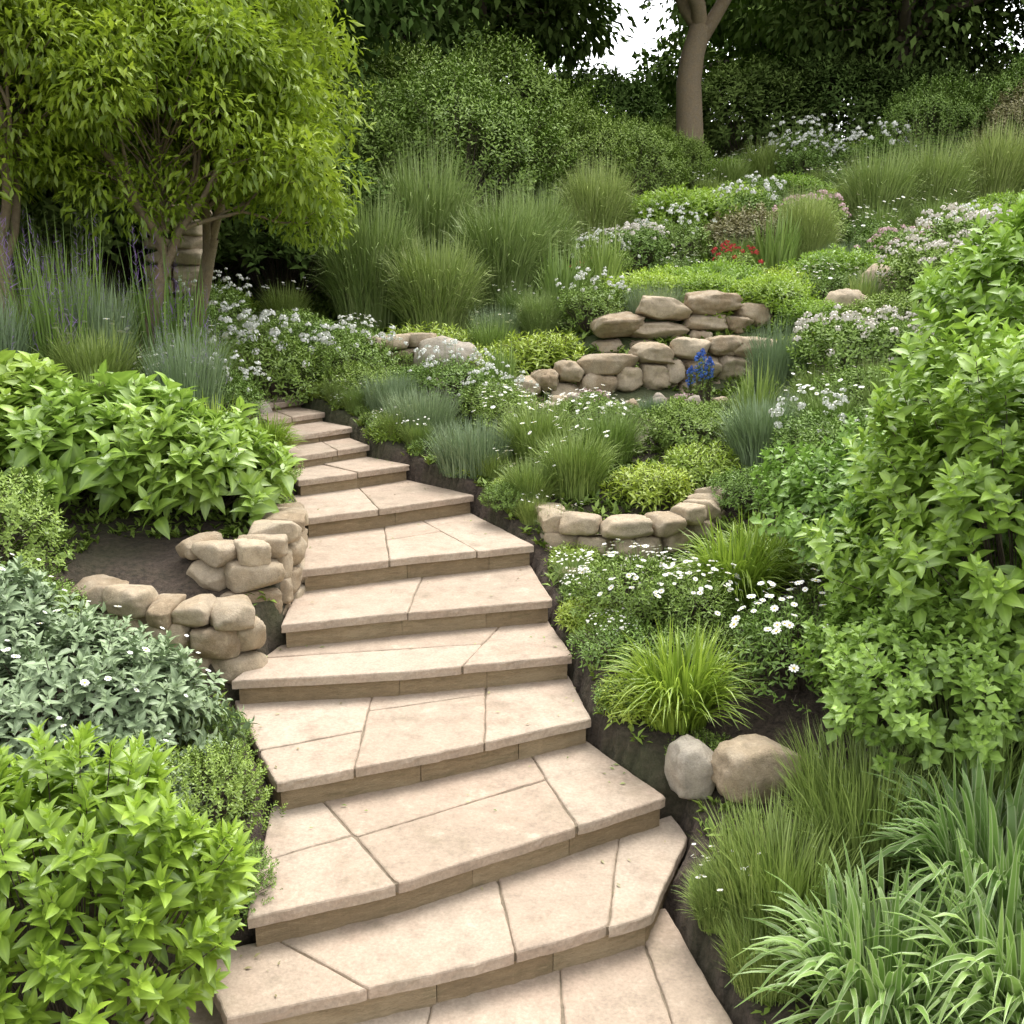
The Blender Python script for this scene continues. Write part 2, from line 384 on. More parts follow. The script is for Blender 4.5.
def H(x, y, steps=True):
    x = np.asarray(x, float); y = np.asarray(y, float)
    xc = np.clip(x, -14, 16); yc = np.clip(y, -3, 42)
    z = sol[n] + sol[n + 1] * xc + sol[n + 2] * yc
    for i in range(n): z = z + sol[i] * phi(np.hypot(xc - CP[i, 0], yc - CP[i, 1]))
    z = z + .018 * lump(np.stack([x * 3, y * 3, x * 0], -1)) + .012 * lump(np.stack([x * 11, y * 11, x * 0], -1), 1, 2)
    if steps:
        for tz, pl, *_ in treads: z = np.where(inside(x, y, pl, .03), np.minimum(z, tz - .05), z)
        for tz, pl, *_ in treads: z = np.where(inside(x, y, pl, .0), np.minimum(z, tz - .2), z)
    return z
def ax_(lo, hi, step, far0, far1):
    c = list(np.arange(lo, hi, step)); s = step; x = lo
    L = []
    while x > far0: s *= 1.12; x -= s; L.append(x)
    R = []; s = step; x = c[-1]
    while x < far1: s *= 1.10; x += s; R.append(x)
    return np.array(L[::-1] + c + R)
gx = ax_(-2.8, 2.8, .05, -350, 350); gy = ax_(1.5, 10., .05, -200, 500)
X, Y = np.meshgrid(gx, gy); Z = H(X, Y)
nx, ny = len(gx), len(gy)
ii, jj = np.meshgrid(np.arange(ny - 1), np.arange(nx - 1), indexing='ij'); b = (ii * nx + jj).ravel()
mb = MB(); mb.add(np.stack([X, Y, Z], -1).reshape(-1, 3), np.stack([b, b + 1, b + nx + 1, b + nx], 1), 'soil')
obj('ground_terrain', mb.mesh('ground_terrain'))

# ------------------------------------------------------------------ steps
def clip(poly, p, nv):
    out = []; m = len(poly)
    for i in range(m):
        a, b2 = poly[i], poly[(i + 1) % m]; da = np.dot(a - p, nv); db = np.dot(b2 - p, nv)
        if da >= 0: out.append(a)
        if da * db < 0: out.append(a + (b2 - a) * da / (da - db))
    return out
def along(pl, u):
    pl = np.asarray(pl); d = np.r_[0, np.cumsum(np.linalg.norm(np.diff(pl, axis=0), axis=1))]; s = u * d[-1]
    return np.array([np.interp(s, d, pl[:, 0]), np.interp(s, d, pl[:, 1])])
def offset(P, d):
    P = np.asarray(P); a = np.roll(P, 1, 0); b2 = np.roll(P, -1, 0)
    t1 = nrm(P - a); t2 = nrm(b2 - P); n1 = np.stack([-t1[:, 1], t1[:, 0]], 1); n2 = np.stack([-t2[:, 1], t2[:, 0]], 1)
    return P + nrm(n1 + n2) * d * np.clip(1 / np.maximum(.5, np.sum(nrm(n1 + n2) * n1, 1))[:, None], 0, 1.8)
def slab(mb, P, z1, thick, gap, mat, rnd, rough=.004, bev=.006, tilt=.003, corner=.010):
    P = np.array(P)
    keep = np.linalg.norm(P - np.roll(P, 1, 0), axis=1) > .012; P = P[keep]
    if len(P) < 3: return
    P = offset(P, gap)
    Q = []; ph = rng.random() * 20
    for i in range(len(P)):
        a, b2 = P[i], P[(i + 1) % len(P)]; L = np.linalg.norm(b2 - a); m = max(1, int(L / .03)); nn = np.array([-(b2 - a)[1], (b2 - a)[0]]) / (L + 1e-9)
        for j in range(m):
            w = 0 if j == 0 else rough * (rng.normal() * .45 + 1.2 * math.sin(ph + i + j * .31) + .7 * math.sin(ph * 2 + j * .83))
            q = a + (b2 - a) * j / m + nn * w
            if j == 0: q = q + (P.mean(0) - q) / np.linalg.norm(P.mean(0) - q) * rng.random() * corner
            Q.append(q)
    Q = np.array(Q); m = len(Q)
    tl = rng.normal(size=2) * tilt; c = Q.mean(0)
    def zz(q): return (q - c) @ tl
    rings = [(Q, z1 - thick), (Q + rng.normal(size=Q.shape) * rough * .8, z1 - thick * .5), (Q + rng.normal(size=Q.shape) * rough * .4, z1 - bev * 1.1), (offset(Q, bev * .35), z1 - bev * .4), (offset(Q, bev * .95), z1 - bev * .08), (offset(Q, bev * 1.8), z1)]
    V = np.concatenate([np.c_[q, zo + zz(q)] for q, zo in rings])
    F = [(r * m + i, r * m + (i + 1) % m, (r + 1) * m + (i + 1) % m, (r + 1) * m + i) for r in range(len(rings) - 1) for i in range(m)]
    mb.add(V, F, mat, rnd, smooth=False)
    mb.ngon(V[-m:], mat, rnd)
cuts = {0: [(.22, .25), (.44, .52), (.66, .76), (.86, .93)], 1: [(.30, .12), (.64, .56), (.88, .86)], 2: [(.30, .13), (.74, .80)], 3: [(.22, .40), (.62, .74)], 4: [(.66, .82)], 5: [(.45, .52)], 6: [(.36, .46), (.74, .68)],
        7: [(.40, .55)], 8: [(.5, .4)], 9: [(.55, .6)], 10: [], 11: [(.4, .5)], 12: [(.4, .6)]}
hc = {(2, 0): (.45, .62), (2, 1): (.40, .62), (3, 0): (.35, .6), (3, 1): (.62, .8), (4, 0): (.62, .42), (0, 1): (.4, .45), (0, 2): (.62, .55), (0, 0): (.55, .5), (0, 3): (.35, .4), (1, 1): (.9, .8), (6, 1): (.45, .6)}
steps_parent = bpy.data.objects.new('stone_staircase', None); COL.objects.link(steps_parent)
for k, (z, pl, fr, bk) in enumerate(treads):
    mb = MB()
    pieces = []; rest = [np.array(p) for p in pl]
    for (u, v) in cuts.get(k, []):
        a = along(fr, u); c = along(bk, v); d = c - a; nv = np.array([-d[1], d[0]])
        left = clip(rest, a, nv); rest = clip(rest, a, -nv); pieces.append(left)
    pieces.append(rest)
    out = []
    for i, pc in enumerate(pieces):
        if (k, i) in hc:
            h0, h1 = hc[(k, i)]
            l = along(fr, 0) * (1 - h0) + along(bk, 0) * h0; r = along(fr, 1) * (1 - h1) + along(bk, 1) * h1
            d = r - l; nv = np.array([-d[1], d[0]])
            out += [clip(pc, l, nv), clip(pc, l, -nv)]
        else: out.append(pc)
    th = .047
    for pc in out:
        if len(pc) >= 3: slab(mb, pc, z + rng.normal() * .0015, th, .0024, 'slab', rng.random(), .0017, .008, .003)
    q = offset(pl, .012); V = np.r_[np.c_[q, np.full(len(q), z - .042)], np.c_[q, np.full(len(q), z - .009)]]; m = len(q)
    mb.add(V, [(i, (i + 1) % m, m + (i + 1) % m, m + i) for i in range(m)], 'mortar', .5, smooth=False); mb.ngon(V[m:], 'mortar')
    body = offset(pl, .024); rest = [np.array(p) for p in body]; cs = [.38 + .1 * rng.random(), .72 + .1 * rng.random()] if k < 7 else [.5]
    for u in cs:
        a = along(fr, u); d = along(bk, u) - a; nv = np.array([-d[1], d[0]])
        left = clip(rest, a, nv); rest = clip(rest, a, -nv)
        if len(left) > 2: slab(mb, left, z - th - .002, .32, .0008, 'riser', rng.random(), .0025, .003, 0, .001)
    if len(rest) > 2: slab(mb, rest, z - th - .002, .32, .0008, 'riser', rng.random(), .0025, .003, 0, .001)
    o = obj('step_%02d' % k if k else 'lower_paving', mb.mesh('step')); o.parent = steps_parent

# ------------------------------------------------------------------ stones and walls
bm = bmesh.new(); bmesh.ops.create_cube(bm, size=2); bmesh.ops.subdivide_edges(bm, edges=bm.edges[:], cuts=9, use_grid_fill=True)
bm.verts.ensure_lookup_table(); SV = np.array([v.co[:] for v in bm.verts]); SF = np.array([[v.index for v in f.verts] for f in bm.faces]); bm.free()
SD = nrm(SV)
def stone(mb, c, dims, rot, mat='rock', q=5., rough=.07, rnd=None, tilt=.05, facets=9):
    sd = rng.random() * 50
    q = q * (.6 + .9 * rng.random())
    p = SD / (np.sum(np.abs(SD) ** q, 1) ** (1 / q))[:, None]
    p = p * (1 + rough * 1.6 * rng.normal(size=3)[None] * p[:, [1, 2, 0]] * .7)
    k = 1 + rough * .9 * lump(SD, 2.2, sd) + rough * .6 * lump(SD, 5.5, sd + 7) + rough * .4 * lump(SD, 13, sd + 1)
    p = p * k[:, None]
    for _ in range(facets):
        nn = nrm(rng.normal(size=3)); lim = .88 + .32 * rng.random(); dd = p @ nn; over = np.maximum(0, dd - lim); p = p - nn * over[:, None] * .9
    p = p * np.array(dims) * .5
    a, b2 = rng.normal() * tilt, rng.normal() * tilt
    Rx = np.array([[1, 0, 0], [0, math.cos(a), -math.sin(a)], [0, math.sin(a), math.cos(a)]]); Ry = np.array([[math.cos(b2), 0, math.sin(b2)], [0, 1, 0], [-math.sin(b2), 0, math.cos(b2)]])
    Rz = np.array([[math.cos(rot), -math.sin(rot), 0], [math.sin(rot), math.cos(rot), 0], [0, 0, 1]])
    mb.add(p @ (Rz @ Rx @ Ry).T + np.array(c), SF, mat, rng.random() if rnd is None else rnd)
def wall(name, pts, L, hc_, dep, mat='rock', q=8., rough=.06, capgrow=1.12):
    mb = MB(); pts = np.array(pts, float)
    d = np.r_[0, np.cumsum(np.linalg.norm(np.diff(pts[:, :2], axis=0), axis=1))]
    f = lambda s, j: np.interp(s, d, pts[:, j])
    z = pts[:, 3].max()
    while z > pts[:, 2].min() - .1:
        h = hc_ * (.7 + .6 * rng.random()); s = -rng.random() * L * .4
        drop = pts[:, 3].max() - z
        while s < d[-1] - .03:
            l = L * (.45 + 1.0 * rng.random()); sm = min(s + l / 2, d[-1])
            zt = f(sm, 3) - drop; zb = f(sm, 2)
            if zt > zb - .08:
                x0, y0, x1, y1 = f(sm - .05, 0), f(sm - .05, 1), f(sm + .05, 0), f(sm + .05, 1)
                r = math.atan2(y1 - y0, x1 - x0); g = capgrow if drop < .01 else 1.
                jz = rng.normal() * .012 if drop < .01 else 0
                stone(mb, (f(sm, 0) + rng.normal() * .010, f(sm, 1) + rng.normal() * .010, zt - h / 2 + jz), (l * 1.03, dep * g * (.85 + .3 * rng.random()), h * 1.05), r, mat, q, rough)
            s += l
        z -= h
    return obj(name, mb.mesh(name))
wall('dry_stone_wall', [(-2.25, 5.10, .62, .93), (-1.85, 4.86, .45, .96), (-1.5, 4.84, .4, .90), (-1.34, 4.93, .4, .90)], .24, .13, .20)
wall('dry_stone_wall', [(-1.74, 5.42, .85, 1.11), (-1.50, 5.22, .6, 1.12), (-1.37, 5.30, .55, 1.13), (-1.34, 5.75, .7, 1.15), (-1.42, 6.15, .85, 1.15)], .24, .14, .22)
wall('dry_stone_wall', [(.26, 6.90, .8, 1.0), (.30, 6.46, .55, 1.02), (.62, 6.32, .55, 1.01), (1.0, 6.40, .6, 1.02), (1.25, 6.55, .75, 1.08), (1.40, 6.85, .9, 1.12)], .25, .14, .22)
wall('dry_stone_wall', [(.05, 9.85, 1.30, 1.62), (.6, 10.0, 1.30, 1.80), (1.2, 10.15, 1.3, 1.93), (1.9, 10.3, 1.3, 2.04), (2.5, 10.5, 1.4, 2.02)], .40, .19, .32, q=5., rough=.15)
wall('dry_stone_wall', [(.9, 11.0, 1.8, 2.15), (1.6, 11.05, 1.8, 2.42), (2.3, 11.15, 1.9, 2.5), (2.8, 11.4, 2.0, 2.3)], .46, .22, .4, q=5., rough=.15)
wall('dry_stone_wall', [(-1.45, 10.4, 1.45, 2.02), (-.95, 10.6, 1.5, 2.05)], .3, .14, .3)
def boulder(x, y, dims, rot=0, mat='rock', q=2.8, dz=0):
    mb = MB(); stone(mb, (0, 0, dims[2] * .35), dims, 0, mat, q, .13, facets=14); obj('boulder', mb.mesh('boulder'), (x, y, float(H(x, y)) + dz), rot)
boulder(.80, 4.10, (.21, .19, .25), .3, 'greyrock', 3.6); boulder(1.08, 4.05, (.42, .26, .25), .35, 'rock', 4.4)
boulder(-.65, 10.3, (.7, .5, .6), .2, 'greyrock', 2.8); boulder(-2.35, 9.2, (.3, .25, .36), .2, 'greyrock'); boulder(-.75, 9.6, (.35, .3, .3), .2, 'greyrock')
boulder(3.7, 11.2, (.6, .4, .45), .5); boulder(4.3, 12.0, (.6, .4, .5), .1); boulder(5.5, 15., (.8, .5, .5)); boulder(6.4, 15.6, (.7, .5, .5)); boulder(2.9, 7.6, (.35, .3, .3), 0, 'rock')
for i in range(16):
    x_ = .0 + 2.3 * rng.random(); boulder(x_, 9.35 + .22 * x_ - .45 * rng.random() ** 2, (.12 + .16 * rng.random(), .13, .10 + .1 * rng.random()), rng.random() * 3, 'greyrock' if rng.random() < .5 else 'rock', 3.4)
boulder(.36, 5.95, (.16, .13, .12), .4); boulder(.45, 5.75, (.14, .11, .10), 1.)
mb = MB()
for c in range(9):
    for q_ in range(2): stone(mb, ((q_ - .5) * .33 + rng.normal() * .01, rng.normal() * .01, .1 + c * .17), (.34, .5, .18), rng.normal() * .04, 'rock', 9, .05)
stone(mb, (0, 0, .1 + 9 * .17), (.8, .6, .12), 0, 'rock', 9, .04)
obj('stone_pillar', mb.mesh('stone_pillar'), (-3.9, 12.0, 1.75), .1)

# ------------------------------------------------------------------ plants
placed = []
def plant(name, me, x, y, sc=1., rot=None, dz=-.03, r=None):
    if r: placed.append((x, y, r))
    return obj(name, me, (x, y, float(H(x, y)) + dz), rng.random() * 6.28 if rot is None else rot, sc)
P = plant
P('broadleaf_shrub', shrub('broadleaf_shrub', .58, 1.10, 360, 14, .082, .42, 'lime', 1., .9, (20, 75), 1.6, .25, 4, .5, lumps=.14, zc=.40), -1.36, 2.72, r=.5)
sage = shrub('sage_shrub', .62, .66, 560, 11, .062, .46, 'grey', 4., .6, (25, 80), 1.6, .35, 3, .55, nf=26, flower='daisy', fs=.014, fstem=.03)
P('sage_shrub', sage, -1.85, 3.95, 1.05, r=.5); P('sage_shrub', sage, -2.6, 4.2, 1.1)
P('sage_shrub', sage, -1.62, 3.55, (.7, .7, .8), r=.4)
fine = shrub('boxleaf_shrub', .5, .6, 800, 11, .028, .5, 'mid', 7., .8, (25, 80), 2.2, .2, 1, .55)
P('boxleaf_shrub', fine, -2.85, 5.0, 1.15, r=.4); P('boxleaf_shrub', fine, -2.45, 4.7, .7)
P('boxleaf_shrub', fine, -1.25, 3.62, (.62, .62, .75), r=.3); P('boxleaf_shrub', fine, -1.08, 3.3, (.45, .4, .6)); P('boxleaf_shrub', fine, -1.35, 4.15, .4)
host = shrub('hosta_plant', .75, .82, 220, 10, .170, .52, 'hosta', 9., .9, (25, 85), 1.2, .45, 4, .5, lumps=.2)
P('hosta_plant', host, -2.50, 6.25, (1., .9, .92), r=.8); P('hosta_plant', host, -1.93, 6.12, (.80, .70, .85), r=.5); P('hosta_plant', host, -3.3, 6.4, (.9, .9, .8), r=.8)
vg = grass('variegated_sedge', .55, .58, 440, .036, 'var', 1.4, .35, 8, 1., .6)
P('variegated_sedge', vg, 1.22, 2.86, 1., r=.4); P('variegated_sedge', vg, 1.62, 2.75, 1.05, r=.4); P('variegated_sedge', vg, 1.72, 3.2, 1.1, r=.4)
lav = grass('lavender_plant', .42, .46, 1400, .008, 'grass', .45, .55, 4, 1., .6, spikes=30, smat='grey', flat=True)
P('lavender_plant', lav, 1.02, 3.38, .95, r=.35); P('lavender_plant', lav, 1.42, 3.62, 1.1, r=.35); P('lavender_plant', lav, .90, 3.1, .55, r=.2); P('lavender_plant', lav, 1.9, 3.7, 1.1)
tuft = grass('lime_grass_tuft', .42, .46, 560, .016, 'limegrass', 1.0, .28, 7, 1., .6)
P('lime_grass_tuft', tuft, .80, 4.50, 1.15, r=.35); P('lime_grass_tuft', tuft, 1.30, 5.55, 1.2, r=.35); P('lime_grass_tuft', tuft, 1.5, 5.8, 1.)
ds = shrub('daisy_plant', .38, .42, 480, 8, .038, .35, 'mid', 12., .8, (25, 80), 2.2, .2, 1, .5, nf=75, flower='daisy', fs=.019, fstem=.07)
P('daisy_plant', ds, .66, 5.42, .95, r=.35); P('daisy_plant', ds, 1.0, 5.30, .8, r=.35); P('daisy_plant', ds, 1.42, 4.62, 1.1, r=.35); P('daisy_plant', ds, .85, 5.75, .65)
heb = shrub('thyme_mound', .34, .28, 380, 8, .034, .3, 'mid', 13., .8, (25, 80), 2.2, .2, 1, .5)
P('thyme_mound', heb, .60, 5.0, .9, r=.3); P('thyme_mound', heb, 1.0, 4.95, .9)
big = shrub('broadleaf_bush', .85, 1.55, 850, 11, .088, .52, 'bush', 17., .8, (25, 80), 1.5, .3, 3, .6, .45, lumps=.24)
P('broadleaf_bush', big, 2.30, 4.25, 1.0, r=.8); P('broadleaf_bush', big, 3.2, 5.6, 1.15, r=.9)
sm = shrub('roundleaf_bush', .72, .85, 900, 10, .055, .75, 'midbig', 19., .7, (30, 85), 2., .25, 2, .6, .45, lumps=.2)
P('roundleaf_bush', sm, 1.88, 3.98, .95, r=.6); P('roundleaf_bush', sm, 2.1, 5.2, 1.1, r=.6)
medg = grass('meadow_grass', .45, .55, 1200, .010, 'grass', .65, .4, 5, 1., .6, nf=18, fs=.022, flat=True)
mlav = grass('santolina_mound', .45, .42, 1500, .0075, 'grey', .5, .6, 4, 1., .6, spikes=40, smat='grey', flat=True)
plav = grass('lavender_mound', .40, .40, 900, .0075, 'grey', .5, .6, 4, 1., .6, spikes=90, smat='purple', flat=True, ss=1.6)
mblu = grass('blue_fescue', .42, .55, 1300, .010, 'blue', .55, .45, 4, 1., .6, flat=True)
tall = grass('miscanthus_grass', .8, 1.3, 2800, .016, 'tall', .85, .4, 5, 1., .55, flat=True, spikes=90, smat='rust')
fern = shrub('fern_plant', .42, .34, 240, 10, .08, .28, 'limegrass', 23., .9, (30, 80), 1.8, .5, 2, .5)
yar = shrub('yarrow_plant', .48, .62, 600, 8, .042, .4, 'mid', 27., .8, (25, 80), 2.2, .2, 1, .5, nf=46, flower='c', fs=.034, fcol='white', fstem=.14)
rose = shrub('rose_bush', .55, .75, 650, 8, .048, .5, 'mid', 29., .8, (25, 80), 2.2, .2, 1, .5, nf=95, flower='c', fs=.036, fcol='cream', fstem=.03)
pnk = shrub('pink_rose_bush', .55, .6, 600, 8, .048, .5, 'mid', 31., .8, (25, 80), 2.2, .2, 1, .5, nf=50, flower='c', fs=.036, fcol='pink', fstem=.03)
redf = shrub('red_flower_plant', .3, .5, 260, 8, .048, .4, 'mid', 32., .8, (25, 80), 2.2, .2, 1, .5, nf=26, flower='c', fs=.036, fcol='red', fstem=.08)
mnd = shrub('green_mound_shrub', .5, .55, 750, 9, .043, .4, 'mid', 33., .8, (25, 80), 2.2, .2, 1, .55)
lmd = shrub('lime_mound_shrub', .5, .45, 460, 9, .068, .4, 'lime', 35., .8, (25, 80), 1.8, .3, 2, .5)
rst = shrub('spirea_shrub', .5, .5, 650, 8, .042, .4, 'rust', 37., .8, (25, 80), 2., .2, 1, .5)
iris = grass('iris_clump', .42, .75, 260, .024, 'grass', .7, .4, 5, .9, .8)
blf = shrub('blue_delphinium', .055, .58, 60, 6, .04, .3, 'mid', 5., .9, (25, 80), 1.2, .2, 2, .2, nf=40, flower='c', fs=.024, fcol='bluef', fstem=.02)
fox = grass('foxglove_plant', .4, .95, 120, .014, 'mid', .4, .6, 5, 1., .6, spikes=22, smat='purple', ss=1.9, slen=20)
P('santolina_mound', mlav, -.30, 7.75, 1.0, r=.4); P('santolina_mound', mlav, -.78, 8.6, 1.0, r=.4); P('green_mound_shrub', mnd, -.02, 6.95, .42, r=.25); P('santolina_mound', mlav, -1.1, 9.2, .9, r=.3)
P('meadow_grass', medg, .45, 7.15, .95, r=.4); P('meadow_grass', medg, .2, 7.8, 1.0, r=.4); P('meadow_grass', medg, .75, 7.7, .9, r=.4); P('fern_plant', fern, .98, 7.0, .8, r=.3); P('meadow_grass', medg, .12, 7.0, .7)
P('blue_fescue', mblu, 1.85, 7.4, 1.0, r=.4); P('green_mound_shrub', mnd, 1.4, 7.9, .8, r=.4); P('meadow_grass', medg, 2.4, 7.6, .9, r=.4); P('green_mound_shrub', mnd, 2.3, 6.5, 1.0, r=.4); P('green_mound_shrub', mnd, 1.65, 6.75, .6, r=.3); P('fern_plant', fern, 1.4, 7.3, .8, r=.3)
P('daisy_plant', ds, .65, 8.4, .9, r=.35); P('yarrow_plant', yar, -.55, 9.3, .9, r=.4); P('daisy_plant', ds, 0, 8.5, 1.0, r=.4); P('yarrow_plant', yar, -.15, 8.9, .75, r=.3)
P('blue_fescue', mblu, 2.55, 9.7, (1., 1., 1.5), r=.4); P('rose_bush', rose, 3.15, 9.3, 1.15, r=.55); P('blue_delphinium', blf, 1.80, 9.60, 1.0, r=.2); P('blue_delphinium', blf, 1.90, 9.68, .85); P('blue_delphinium', blf, 1.72, 9.68, .7)
P('green_mound_shrub', mnd, 2.9, 8.2, .9, r=.4); P('lavender_mound', plav, 2.25, 8.6, .8, r=.4); P('thyme_mound', heb, 1.5, 8.7, .8, r=.3); P('thyme_mound', heb, 1.0, 8.9, .7, r=.3); P('thyme_mound', heb, .5, 9.1, .7, r=.3); P('thyme_mound', heb, 2.0, 9.1, .8, r=.3)
P('lavender_mound', plav, 2.2, 9.3, .6, r=.2); P('lavender_mound', plav, 1.3, 9.2, .5, r=.2); P('pink_rose_bush', pnk, .75, 9.4, .35); P('pink_rose_bush', pnk, 1.6, 9.5, .3)
P('lime_mound_shrub', lmd, 4.0, 8.0, 1.3, r=.5); P('lime_mound_shrub', lmd, 4.6, 8.8, 1.5, r=.6); P('green_mound_shrub', mnd, 3.6, 7.2, 1.3, r=.6)
P('rose_bush', rose, 5.3, 11.8, 1.4, r=.8); P('rose_bush', rose, 4.6, 11.2, 1.1, r=.6); P('pink_rose_bush', pnk, 6.4, 12.2, 1.4, r=.8); P('yarrow_plant', yar, 5.6, 12.8, 1.3); P('pink_rose_bush', pnk, 5.0, 13.2, 1.1, r=.5)
P('fern_plant', fern, -.3, 10.5, 1.2, r=.4); P('fern_plant', fern, .3, 10.7, 1.2, r=.4); P('iris_clump', iris, .6, 12.0, 1.3, r=.5); P('iris_clump', iris, 1.1, 12.6, 1.3, r=.5); P('lime_mound_shrub', lmd, 1.6, 12.0, 1.1, r=.5); P('lime_mound_shrub', lmd, 2.5, 12.6, 1.2, r=.5); P('lime_mound_shrub', lmd, 3.3, 12.4, 1., r=.5)
P('fern_plant', fern, -.9, 11.2, 1.4, r=.4); P('lime_mound_shrub', lmd, 4.1, 13.0, 1.3, r=.5); P('red_flower_plant', redf, 2.9, 13.4, 1.1, r=.3); P('red_flower_plant', redf, .95, 13.2, .9)
P('rose_bush', rose, 1.7, 14.3, 1.0, r=.7); P('yarrow_plant', yar, 2.3, 14.8, 1.2, r=.6); P('yarrow_plant', yar, 1.2, 13.8, 1., r=.5); P('spirea_shrub', rst, 3.5, 15.2, 1.6, r=.8); P('pink_rose_bush', pnk, 4.5, 15.8, 1.4, r=.8)
P('lime_mound_shrub', lmd, 2.8, 16.8, 2.0, r=.9); P('lime_mound_shrub', lmd, 3.6, 17.6, 1.8, r=.9)
for x, y, s in ((-.9, 12.2, 1.1), (-.1, 13.2, 1.2), (-1.8, 12.9, 1.2), (.3, 14.2, 1.1), (-1.2, 14.4, 1.4), (-2.4, 14.6, 1.3), (1.3, 16.3, 1.1), (4.1, 14.4, .8), (5.8, 16.6, 1.2), (6.9, 17.2, 1.2), (8.4, 18.2, 1.2), (9.6, 18, 1.2)):
    P('miscanthus_grass', tall, x, y, (s, s, s * (.85 + .3 * rng.random())), r=.7 * s)
P('yarrow_plant', yar, -2.35, 9.9, 1.4, r=.6); P('yarrow_plant', yar, -1.55, 10.0, 1.0, r=.5); P('yarrow_plant', yar, -2.9, 10.3, 1.5, r=.5); P('green_mound_shrub', mnd, -1.45, 9.6, .8, r=.4)
lavL = grass('lavender_plant', .42, .7, 1000, .009, 'blue', .45, .5, 4, 1., .6, spikes=44, smat='purple', flat=True, ss=1.6)
for i, (x, y) in enumerate(((-4.6, 7.6), (-3.9, 7.5), (-3.2, 7.7), (-2.5, 7.7), (-4.2, 8.3), (-3.4, 8.3), (-2.7, 8.6), (-5.0, 8.3), (-4.4, 7.0))): P('lavender_plant', lavL if i % 2 else medg, x, y, 1.1, r=.4)
for x, y in ((-4.9, 9.0), (-4.2, 9.2), (-3.75, 8.6), (-3.0, 8.9), (-5.6, 9.5), (-3.6, 8.0)): P('foxglove_plant', fox, x, y, 1.25, r=.4)
P('lime_grass_tuft', tuft, -2.15, 7.1, 1.1, r=.35); P('lime_grass_tuft', tuft, -1.9, 7.75, .8); P('lime_grass_tuft', tuft, -2.9, 7.0, 1.1); P('yarrow_plant', yar, -2.35, 8.1, .8, r=.3); P('green_mound_shrub', mnd, -1.75, 7.0, .5, r=.3)
for k in range(1, 12):
    a = np.array(S[k][1][2]); b_ = np.array(S[k + 1][1][2])
    for t in (.15, .4, .65, .9):
        if rng.random() < (.5 if k < 4 else .85):
            p_ = a + (b_ - a) * t; dvec = b_ - a; nn = np.array([dvec[1], -dvec[0]]) / (np.linalg.norm(dvec) + 1e-6)
            p_ = p_ + nn * (.15 + .14 * rng.random())
            if inside(np.array(p_[0]), np.array(p_[1]), treads[k][1], .07) or inside(np.array(p_[0]), np.array(p_[1]), treads[k - 1][1], .07): continue
            ch = rng.integers(0, 4); s_ = .34 + .22 * rng.random()
            P(('thyme_mound', 'daisy_plant', 'fern_plant', 'meadow_grass')[ch], (heb, ds, fern, medg)[ch], p_[0], p_[1], s_ * (1, .75, .9, .8)[ch] * (1 + .03 * k))
bs = shrub('viburnum_shrub', 1.3, 2.0, 2000, 8, .07, .38, 'mid', 41., .8, (25, 80), 3., .3, 1, .75, .45, lumps=.22)
bs2 = shrub('laurel_shrub', 1.4, 2.0, 1200, 8, .125, .4, 'wood', 43., .8, (25, 80), 2., .3, 1, .75, .45, lumps=.22)
for x, y, s in ((-2.4, 17.5, 1.3), (-.9, 17.6, 1.4), (-3.8, 16.6, 1.3), (1.0, 19, 1.0), (2.1, 19.5, .9), (-.2, 20.5, 1.6), (8.6, 21.5, 1.0), (10.6, 21, 1.2), (12.5, 21, 1.2), (3.2, 21.5, .7), (-2.5, 20.5, 1.7)): P('viburnum_shrub', bs, x, y, s, r=1.2)
rs2 = bs.copy(); rs2.materials.clear(); rs2.materials.append(M['rust']); P('smoke_bush', rs2, 10.2, 20.2, 1.0, r=1.); P('smoke_bush', rs2, 11.8, 20.0, .9)
for x, y, s in ((-5.4, 12.9, 1.4), (-7.2, 12, 1.6), (-3.1, 13.9, 1.1), (-6, 15, 1.8), (-4.6, 14.1, 1.4)):
    P('laurel_shrub', bs2, x, y, s, r=1.2)
for i in range(12): x = -4.5 + i * 2.2; P('laurel_shrub', bs2, x, 26.5 + rng.random() * 3, (.85 if 3 < x < 6 else 1.2) + .5 * rng.random())

lib = [('green_mound_shrub', mnd), ('daisy_plant', ds), ('meadow_grass', medg), ('fern_plant', fern), ('lavender_mound', mlav), ('blue_fescue', mblu), ('lime_mound_shrub', lmd), ('yarrow_plant', yar), ('iris_clump', iris), ('lavender_mound', plav), ('miscanthus_grass', tall)]
pr = np.array([.20, .07, .22, .11, .06, .05, .13, .055, .08, .03, .023]); pr /= pr.sum()
pts = list(placed); c = 0
for _ in range(9000):
    y = 6.3 + 18.5 * rng.random(); x = (-.56 * y - 1) + (1.14 * y + 2.5) * rng.random()
    r = .26 + .022 * (y - 6)
    if y < 8 and x < -.9 and x > -2.0: continue
    if (y < 7.1 and -.2 < x < 1.7) or (8.4 < y < 10.45 and -.1 < x < 2.7) or (10.4 < y < 11.2 and .8 < x < 2.8): continue
    if any((x - a) ** 2 + (y - b_) ** 2 < (rr * .72 + r * .6) ** 2 for a, b_, rr in pts): continue
    if any(inside(np.array(x), np.array(y), pl, .30) for _, pl, *_ in treads): continue
    k = rng.choice(len(lib), p=pr); s_ = (r / .42) * (.8 + .45 * rng.random())
    if lib[k][0] == 'miscanthus_grass': s_ *= .5
    P(lib[k][0], lib[k][1], x, y, s_); pts.append((x, y, r)); c += 1
print('infill', c)

